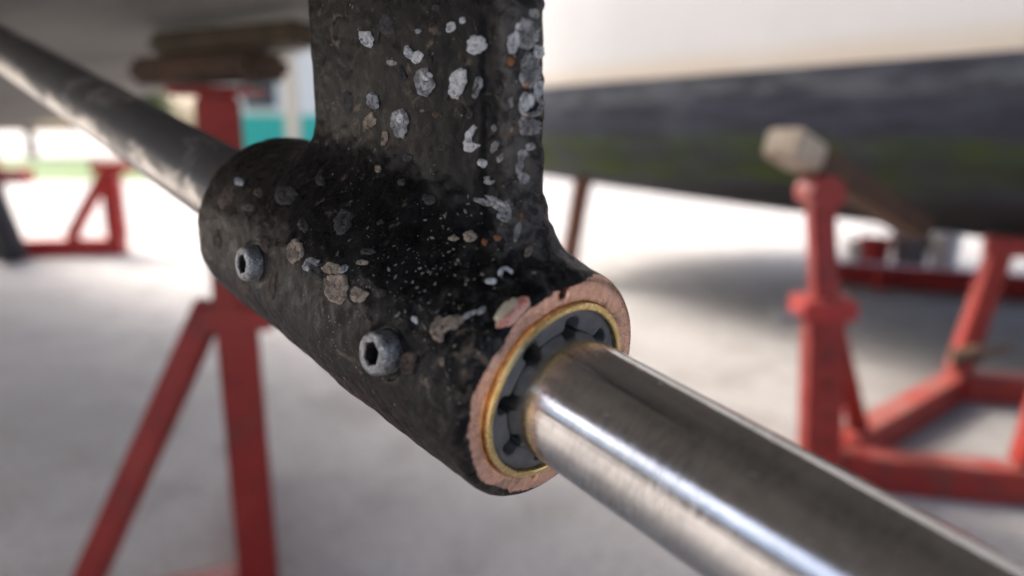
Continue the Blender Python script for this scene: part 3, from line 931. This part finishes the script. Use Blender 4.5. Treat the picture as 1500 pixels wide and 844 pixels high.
SCARS = [
    (538, 57, 16, 27, 'w', 'disc', -0.3, None), (601, 78, 10, 22, 'w', 'disc', -0.5, None), (612, 84, 16, 20, 'w', 'disc', 0.4, None),
    (622, 121, 27, 40, 'g', 'rim', 0, None), (626, 112, 16, 16, 'w', 'disc', 0, None),
    (671, 122, 24, 42, 'w', 'rim', 0.2, None), (698, 66, 27, 24, 'w', 'disc', 0, None),
    (661, 40, 12, 18, 'w', 'disc', 0.3, None), (678, 30, 9, 11, 'w', 'disc', 0, None),
    (547, 148, 15, 26, 'g', 'disc', -0.2, None), (541, 178, 18, 22, 't', 'disc', 0.2, None),
    (586, 180, 24, 42, 'g', 'rim', 0, None), (587, 172, 12, 20, 'w', 'disc', 0, None),
    (692, 204, 26, 40, 'w', 'disc', 0.1, (0.55, -0.25, 0.72)), (705, 239, 11, 14, 'w', 'disc', 0, None),
    (714, 264, 15, 15, 'g', 'disc', 0, (0.6, -0.5, 0.6)), (555, 248, 10, 13, 't', 'disc', 0, None),
    (563, 202, 9, 24, 't', 'disc', 0.2, None), (597, 231, 14, 14, 'd', 'disc', 0, None),
    (775, 49, 34, 46, 'g', 'ridge', 0, None), (753, 62, 16, 36, 'w', 'disc', 0.1, None),
    (778, 104, 34, 46, 'g', 'ridge', 0, None), (772, 122, 12, 14, 'o', 'disc', 0, None),
    (779, 154, 36, 40, 'g', 'rim', 0, None), (772, 150, 20, 26, 'w', 'disc', 0.3, None), (773, 172, 14, 8, 'o', 'disc', 0, None),
    (777, 186, 34, 30, 'g', 'ridge', 0, None), (748, 90, 10, 14, 'o', 'disc', 0, None), (747, 150, 8, 16, 'g', 'disc', 0, None),
    (768, 232, 20, 30, 'g', 'disc', 0.2, (0.8, 0.4, 0.7)), (769, 261, 22, 18, 'g', 'disc', 0, None),
    (728, 300, 46, 16, 'g', 'disc', 0.5, None), (752, 296, 22, 44, 'd', 'disc', 0.1, None), (764, 318, 6, 14, 'o', 'disc', 0, None),
    (640, 12, 12, 12, 'd', 'disc', 0, None), (566, 37, 24, 30, 'd', 'disc', 0, None), (553, 45, 7, 30, 'd', 'disc', 0, None),
    (573, 92, 16, 9, 'g', 'disc', 0.3, None), (590, 107, 8, 26, 'd', 'disc', -0.3, None), (629, 88, 8, 20, 'd', 'disc', 0, None),
    (700, 128, 9, 30, 'g', 'disc', 0.2, None), (729, 130, 12, 16, 'd', 'disc', 0, None), (688, 167, 10, 18, 'd', 'disc', 0, None),
    (722, 215, 12, 18, 'g', 'disc', 0.5, None), (650, 216, 14, 12, 'd', 'disc', 0, None), (640, 168, 12, 10, 'b', 'disc', 0, None),
    (508, 150, 18, 34, 'd', 'disc', 0.1, None), (628, 292, 20, 18, 'd', 'disc', 0, None), (590, 268, 12, 12, 'd', 'disc', 0, None),
    (790, 76, 14, 22, 'w', 'disc', 0, None), (789, 130, 12, 26, 'w', 'disc', 0, None), (760, 40, 12, 12, 'w', 'disc', 0, None),
    (784, 20, 16, 16, 'g', 'disc', 0, None), (746, 300, 26, 12, 'g', 'disc', 0.9, None), (738, 314, 20, 22, 'g', 'disc', 0.3, None),
    (705, 295, 26, 10, 'g', 'disc', 0.4, None), (758, 338, 9, 30, 'g', 'disc', 0.35, None), (779, 215, 14, 14, 'g', 'disc', 0, None),
    (760, 246, 12, 20, 'g', 'disc', 0.4, None), (742, 275, 10, 30, 'd', 'disc', 0.1, None), (722, 188, 8, 12, 'g', 'disc', 0, None),
    (730, 232, 8, 16, 'g', 'disc', 0.6, None), (614, 46, 8, 8, 'g', 'disc', 0, None), (655, 140, 8, 20, 'd', 'disc', 0, None),
    # barrel
    (493, 422, 40, 40, 't', 'rim', 0, None), (487, 394, 30, 20, 't', 'disc', 0, None), (433, 368, 22, 34, 't', 'rim', 0.1, None),
    (456, 388, 26, 18, 'g', 'disc', -0.3, (0.2, 0.5, 0.5)), (462, 398, 22, 18, 'd', 'disc', 0, None), (525, 432, 26, 26, 't', 'disc', 0.3, None),
    (503, 395, 20, 10, 'g', 'disc', -0.5, None), (532, 386, 20, 8, 't', 'disc', 0, None), (541, 370, 22, 10, 'd', 'disc', 0, None),
    (652, 482, 36, 42, 't', 'rim', 0.5, (0.9, 0.3, 0.6)), (668, 470, 30, 16, 't', 'disc', -0.4, None), (600, 531, 24, 32, 'b', 'rim', 0, None),
    (606, 468, 9, 12, 'w', 'disc', 0, None), (420, 287, 34, 28, 'd', 'disc', 0.2, None), (351, 267, 14, 14, 'g', 'disc', 0, None),
    (332, 288, 20, 36, 'b', 'disc', 0.5, None), (380, 283, 14, 14, 'b', 'disc', 0, None), (365, 305, 20, 12, 'b', 'disc', 0, None),
    (503, 325, 26, 44, 'd', 'disc', 0.6, None), (398, 418, 12, 46, 'b', 'disc', 0.1, None), (388, 358, 12, 26, 'b', 'disc', 0, None),
    (316, 352, 12, 30, 'b', 'disc', 0, None), (356, 425, 26, 18, 'b', 'disc', 0.7, None), (538, 468, 14, 14, 'b', 'disc', 0, None),
    (740, 399, 22, 16, 'w', 'disc', -0.3, (0.0, 0.4, 0.8)), (719, 412, 18, 10, 'w', 'disc', 0, None), (687, 345, 20, 18, 't', 'disc', 0, None),
    (664, 349, 16, 8, 't', 'disc', 0, None), (708, 353, 8, 10, 'o', 'disc', 0, None), (727, 347, 12, 10, 'o', 'disc', 0, None),
    (775, 366, 10, 22, 't', 'disc', 0.3, None), (688, 462, 24, 8, 'g', 'disc', -0.5, None), (650, 530, 8, 14, 't', 'disc', 0, None),
    (688, 548, 10, 18, 'b', 'disc', 0, None), (706, 456, 18, 8, 'g', 'disc', -0.7, None), (688, 572, 9, 20, 'b', 'disc', 0.2, None),
    (470, 265, 16, 16, 'd', 'disc', 0, None), (445, 330, 14, 22, 'd', 'disc', 0, None), (560, 430, 14, 14, 'd', 'disc', 0, None),
]
for a_ in SCARS:
    a_ = list(a_)
    if a_[5] == 'disc' and a_[3] > 20 and a_[4] in 'wg' and not a_[7]: a_[5] = 'rim'
    scar(*a_)

# chipped patch beside the bare end: cream primer with red undercoat showing
def m_chip():
    k = NM("chipped_primer")
    x, y, z = k.sep()
    n = k.noise(260, 5, 0.65); f = k.noise(900, 4)
    c = k.mix(k.ramp(k.math('ADD', x, k.ramp(n, 0.3, 0.7, -0.0012, 0.0012)), 0.0016, 0.0024), (0.50, 0.12, 0.09), (0.55, 0.49, 0.34))
    c = k.mix(k.ramp(k.math('ADD', x, k.ramp(f, 0.3, 0.7, -0.0010, 0.0010)), 0.0013, 0.0008), c, (0.66, 0.37, 0.29))
    c = k.mix(k.ramp(f, 0.6, 0.7, 0, 0.5), c, (0.2, 0.16, 0.12))
    return k.out(c, 0.5, normal=k.bump(n, 0.0008, 0.6))
M_SC['c'] = m_chip()
prop(scar(750, 456, 62, 42, 'c', 'disc', -0.55, None, "paint_chip"), "chipped cream and red paint patch beside the bare bronze end")

# fine crust: crumbs too small to tell apart
def crust():
    o = np.array((FR.inverted() @ Vector((0, 0, CAM_H))) * 1000)
    vs_, fs_ = [], []
    pxs = []
    for _ in range(520):
        u = rng.random()
        if u < 0.6: pxs.append((rng.normal(640, 75), rng.normal(385, 50)))
        elif u < 0.85: pxs.append((rng.uniform(470, 795), rng.uniform(5, 330)))
        else: pxs.append((rng.normal(560, 110), rng.normal(470, 50)))
    Minv = FR.to_3x3().inverted()
    D = np.array([np.array((Minv @ (at(a, b, 1.0) - Vector((0, 0, CAM_H)))).normalized()) for a, b in pxs])
    t = np.full(len(D), 70.0)
    for _ in range(90):
        d = sdf(o + D * t[:, None], True); t += np.where(t < 700, d * 0.7, 0)
    P = o + D * t[:, None]
    ok = (t < 480) & (P[:, 0] > 5); P = P[ok]
    N = grad(P)
    for p, n in zip(P, N):
        s = 0.16 + 0.42 * rng.random() ** 3
        a = np.cross(n, rng.normal(size=3)); a /= np.linalg.norm(a); b = np.cross(n, a)
        el = rng.uniform(0.8, 2.4)
        i0 = len(vs_)
        for ang in range(5):
            w = s * rng.uniform(0.7, 1.3)
            vs_.append(p + a * math.cos(ang * 1.257) * w * el + b * math.sin(ang * 1.257) * w - n * 0.1)
        vs_.append(p + n * s * 0.55)
        for ang in range(5): fs_.append((i0 + ang, i0 + (ang + 1) % 5, i0 + 5))
    ob = mesh_obj("shell_crust", (np.array(vs_) / 1000).tolist(), fs_, m_scar("crust", (0.26, 0.24, 0.20), (0.12, 0.11, 0.095)), strut, smooth=False)
    ob["kind"] = "stuff"
crust()

# ================================================================== CUTLESS BEARING
def m_brass():
    k = NM("turned_brass")
    n = k.noise(300, 4)
    co = k.mapping((1, 1, 1))
    c = k.mix(k.ramp(n, 0.35, 0.7), (0.90, 0.69, 0.33), (0.78, 0.55, 0.22))
    return k.out(c, k.ramp(n, 0.3, 0.7, 0.22, 0.36), 1.0, k.bump(k.noise(900, 3), 0.0002, 0.4))
def m_rubber():
    k = NM("bearing_rubber")
    n = k.noise(200, 5); f = k.noise(1600, 3)
    c = k.mix(k.ramp(n, 0.35, 0.7), (0.10, 0.102, 0.105), (0.145, 0.147, 0.15))
    return k.out(c, 0.55, normal=k.bump(f, 0.0003, 0.5))
bear = empty("cutless_bearing", (0, 0, 0), "fluted rubber bearing in a brass shell pressed into the strut barrel", "shaft bearing", mat=FR)
k_ = 0.001
def lathe_x(name, prof, mat, parent, n=128, sharp=35):
    """prof: (x, r) mm round the shaft axis"""
    v, f = [], []
    for x, r in prof:
        for i in range(n):
            t = 2 * math.pi * i / n
            v.append((x * k_, r * k_ * math.cos(t), r * k_ * math.sin(t)))
    m = len(prof)
    for j in range(m - 1):
        for i in range(n):
            f.append((j * n + i, j * n + (i + 1) % n, (j + 1) * n + (i + 1) % n, (j + 1) * n + i))
    bm = bmesh.new()
    bv = [bm.verts.new(p) for p in v]
    for q in f: bm.faces.new([bv[i] for i in q])
    return bm_obj(name, bm, mat, parent, sharp=sharp)
lathe_x("brass_shell", [(120, 23.6), (120, 25.6), (-1.1, 25.6), (-1.45, 25.3), (-1.5, 24.0), (-1.2, 23.65), (120, 23.6)], m_brass(), bear)

def liner():
    a0 = math.atan2(face_yz(838, 470)[1], face_yz(838, 470)[0])
    NF = 8
    inner = []
    for q in range(NF):
        c = a0 + q * 2 * math.pi / NF
        prof = [(-3.4, 17.6), (-2.9, 17.8), (-2.6, 18.3), (-2.75, 19.0), (-2.9, 19.8), (-2.6, 20.7), (-1.5, 21.3), (0, 21.45), (1.5, 21.3), (2.6, 20.7), (2.9, 19.8), (2.75, 19.0), (2.6, 18.3), (2.9, 17.8), (3.4, 17.6)]
        for w, r in prof:
            t = c + w / r
            inner.append((r, t))
        t0 = c + 3.4 / 17.6; t1 = c + 2 * math.pi / NF - 3.4 / 17.6
        for i in range(1, 6): inner.append((17.5, t0 + (t1 - t0) * i / 6))
    N = len(inner)
    v = []; rings = []
    def ring(x, fn):
        b = len(v)
        for r, t in inner:
            rr = fn(r)
            v.append((x * k_, rr * k_ * math.cos(t), rr * k_ * math.sin(t)))
        rings.append(b)
    ring(90, lambda r: r)
    ring(0.6, lambda r: r)
    ring(0.1, lambda r: r + 0.05)
    ring(-0.12, lambda r: r + 0.3)
    ring(-0.25, lambda r: 22.9)
    ring(0.2, lambda r: 23.63)
    f = []
    for a, b in zip(rings, rings[1:]):
        for i in range(N):
            j = (i + 1) % N
            f.append((a + i, a + j, b + j, b + i))
    bm = bmesh.new()
    bv = [bm.verts.new(p) for p in v]
    for q in f: bm.faces.new([bv[i] for i in q])
    return bm_obj("rubber_liner", bm, m_rubber(), bear, sharp=50)
liner()

# ================================================================== PROPELLER SHAFT
def m_shaft():
    k = NM("polished_stainless")
    x, y, z = k.sep()
    ring = k.noise(1400, 4, 0.6, k.mapping((1.0, 0.05, 0.05)))                                   # turning marks run round the shaft
    ring2 = k.noise(1300, 4, 0.7, k.mapping((1.0, 0.16, 0.16), rot=(0, 0, 0.2)))                   # emery scuffs, slightly slanted
    ring3 = k.noise(1600, 4, 0.7, k.mapping((1.0, 0.13, 0.13), rot=(0, 0.25, -0.2)))
    drag = k.noise(260, 4, 0.6, k.mapping((0.03, 1, 1)))                                           # drag marks along it
    blot = k.noise(45, 5, 0.62, dist=0.5); pit = k.noise(1000, 2)
    patch = k.noise(34, 4, 0.6, k.mapping((0.5, 1, 1)))
    fwd = k.ramp(x, 0.135, 0.163)                      # forward of the bearing: dull and dirty
    n = k.noise(26, 4, 0.6, k.mapping((0.7, 1, 1)), dist=0.6)
    c = k.mix(k.ramp(blot, 0.3, 0.7), (0.70, 0.685, 0.665), (0.60, 0.585, 0.565))
    sc = k.math('MULTIPLY', k.ramp(ring2, 0.48, 0.64), k.ramp(patch, 0.40, 0.60))
    sc2 = k.math('MULTIPLY', k.ramp(ring3, 0.54, 0.66), k.ramp(patch, 0.62, 0.42))
    c = k.mix(k.math('MULTIPLY', sc2, 0.30), c, (0.38, 0.37, 0.36))
    c = k.mix(k.math('MULTIPLY', sc, 0.4), c, (0.84, 0.83, 0.81))
    c = k.mix(k.math('MULTIPLY', k.math('MULTIPLY', k.ramp(ring3, 0.44, 0.58), k.ramp(blot, 0.40, 0.60)), 0.45), c, (0.30, 0.295, 0.29))
    spot = k.ramp(pit, 0.74, 0.78)
    c = k.mix(k.math('MULTIPLY', spot, 0.8), c, (0.85, 0.85, 0.84))
    dirt_dark_top = k.math('MULTIPLY', fwd, k.ramp(k.math('ADD', n, k.ramp(z, -0.012, 0.010, -0.20, 0.14)), 0.42, 0.58, 0.0, 0.85))  # dirt patches, plus a tone that darkens towards the upper side
    c = k.mix(fwd, c, (0.56, 0.52, 0.48))
    c = k.mix(dirt_dark_top, c, (0.05, 0.048, 0.046))
    ro = k.ramp(blot, 0.3, 0.7, 0.11, 0.18)
    ro = k.math('ADD', ro, k.math('MULTIPLY', k.math('MAXIMUM', sc, k.math('MULTIPLY', sc2, 0.5)), 0.12))
    ro = k.math('ADD', ro, k.math('MULTIPLY', spot, 0.3))
    ro = k.math('ADD', ro, k.math('MULTIPLY', fwd, 0.14))
    ro = k.math('ADD', ro, k.math('MULTIPLY', dirt_dark_top, 0.15), clamp=True)
    h = k.math('ADD', k.math('MULTIPLY', ring, 0.35), k.math('ADD', k.math('MULTIPLY', sc, 0.8), k.math('MULTIPLY', drag, 0.2)))
    h = k.math('ADD', h, k.math('ADD', k.math('MULTIPLY', sc2, 0.6), spot))
    nb = k.bump(h, 0.00005, 0.45)
    tg = k.n.new('ShaderNodeTangent'); tg.direction_type = 'RADIAL'; tg.axis = 'X'
    k.link(tg.outputs[0], k.b.inputs['Tangent']); k.b.inputs['Anisotropic'].default_value = 0.75; k.b.inputs['Anisotropic Rotation'].default_value = 0.25
    return k.out(c, ro, k.math('SUBTRACT', 1.0, k.math('MULTIPLY', dirt_dark_top, 0.75)), nb)
SH = 17.4
sh = lathe_x("propeller_shaft", [(1080, 0.001), (1080, SH), (400, SH), (126, SH), (60, SH), (0, SH), (-60, SH), (-150, SH), (-330, SH), (-332, SH - 1.5), (-400, SH - 6), (-400, 0.001)], m_shaft(), None, n=192, sharp=30)
sh.matrix_world = FR
prop(sh, "polished steel propeller shaft running through the fluted bearing", "propeller shaft")
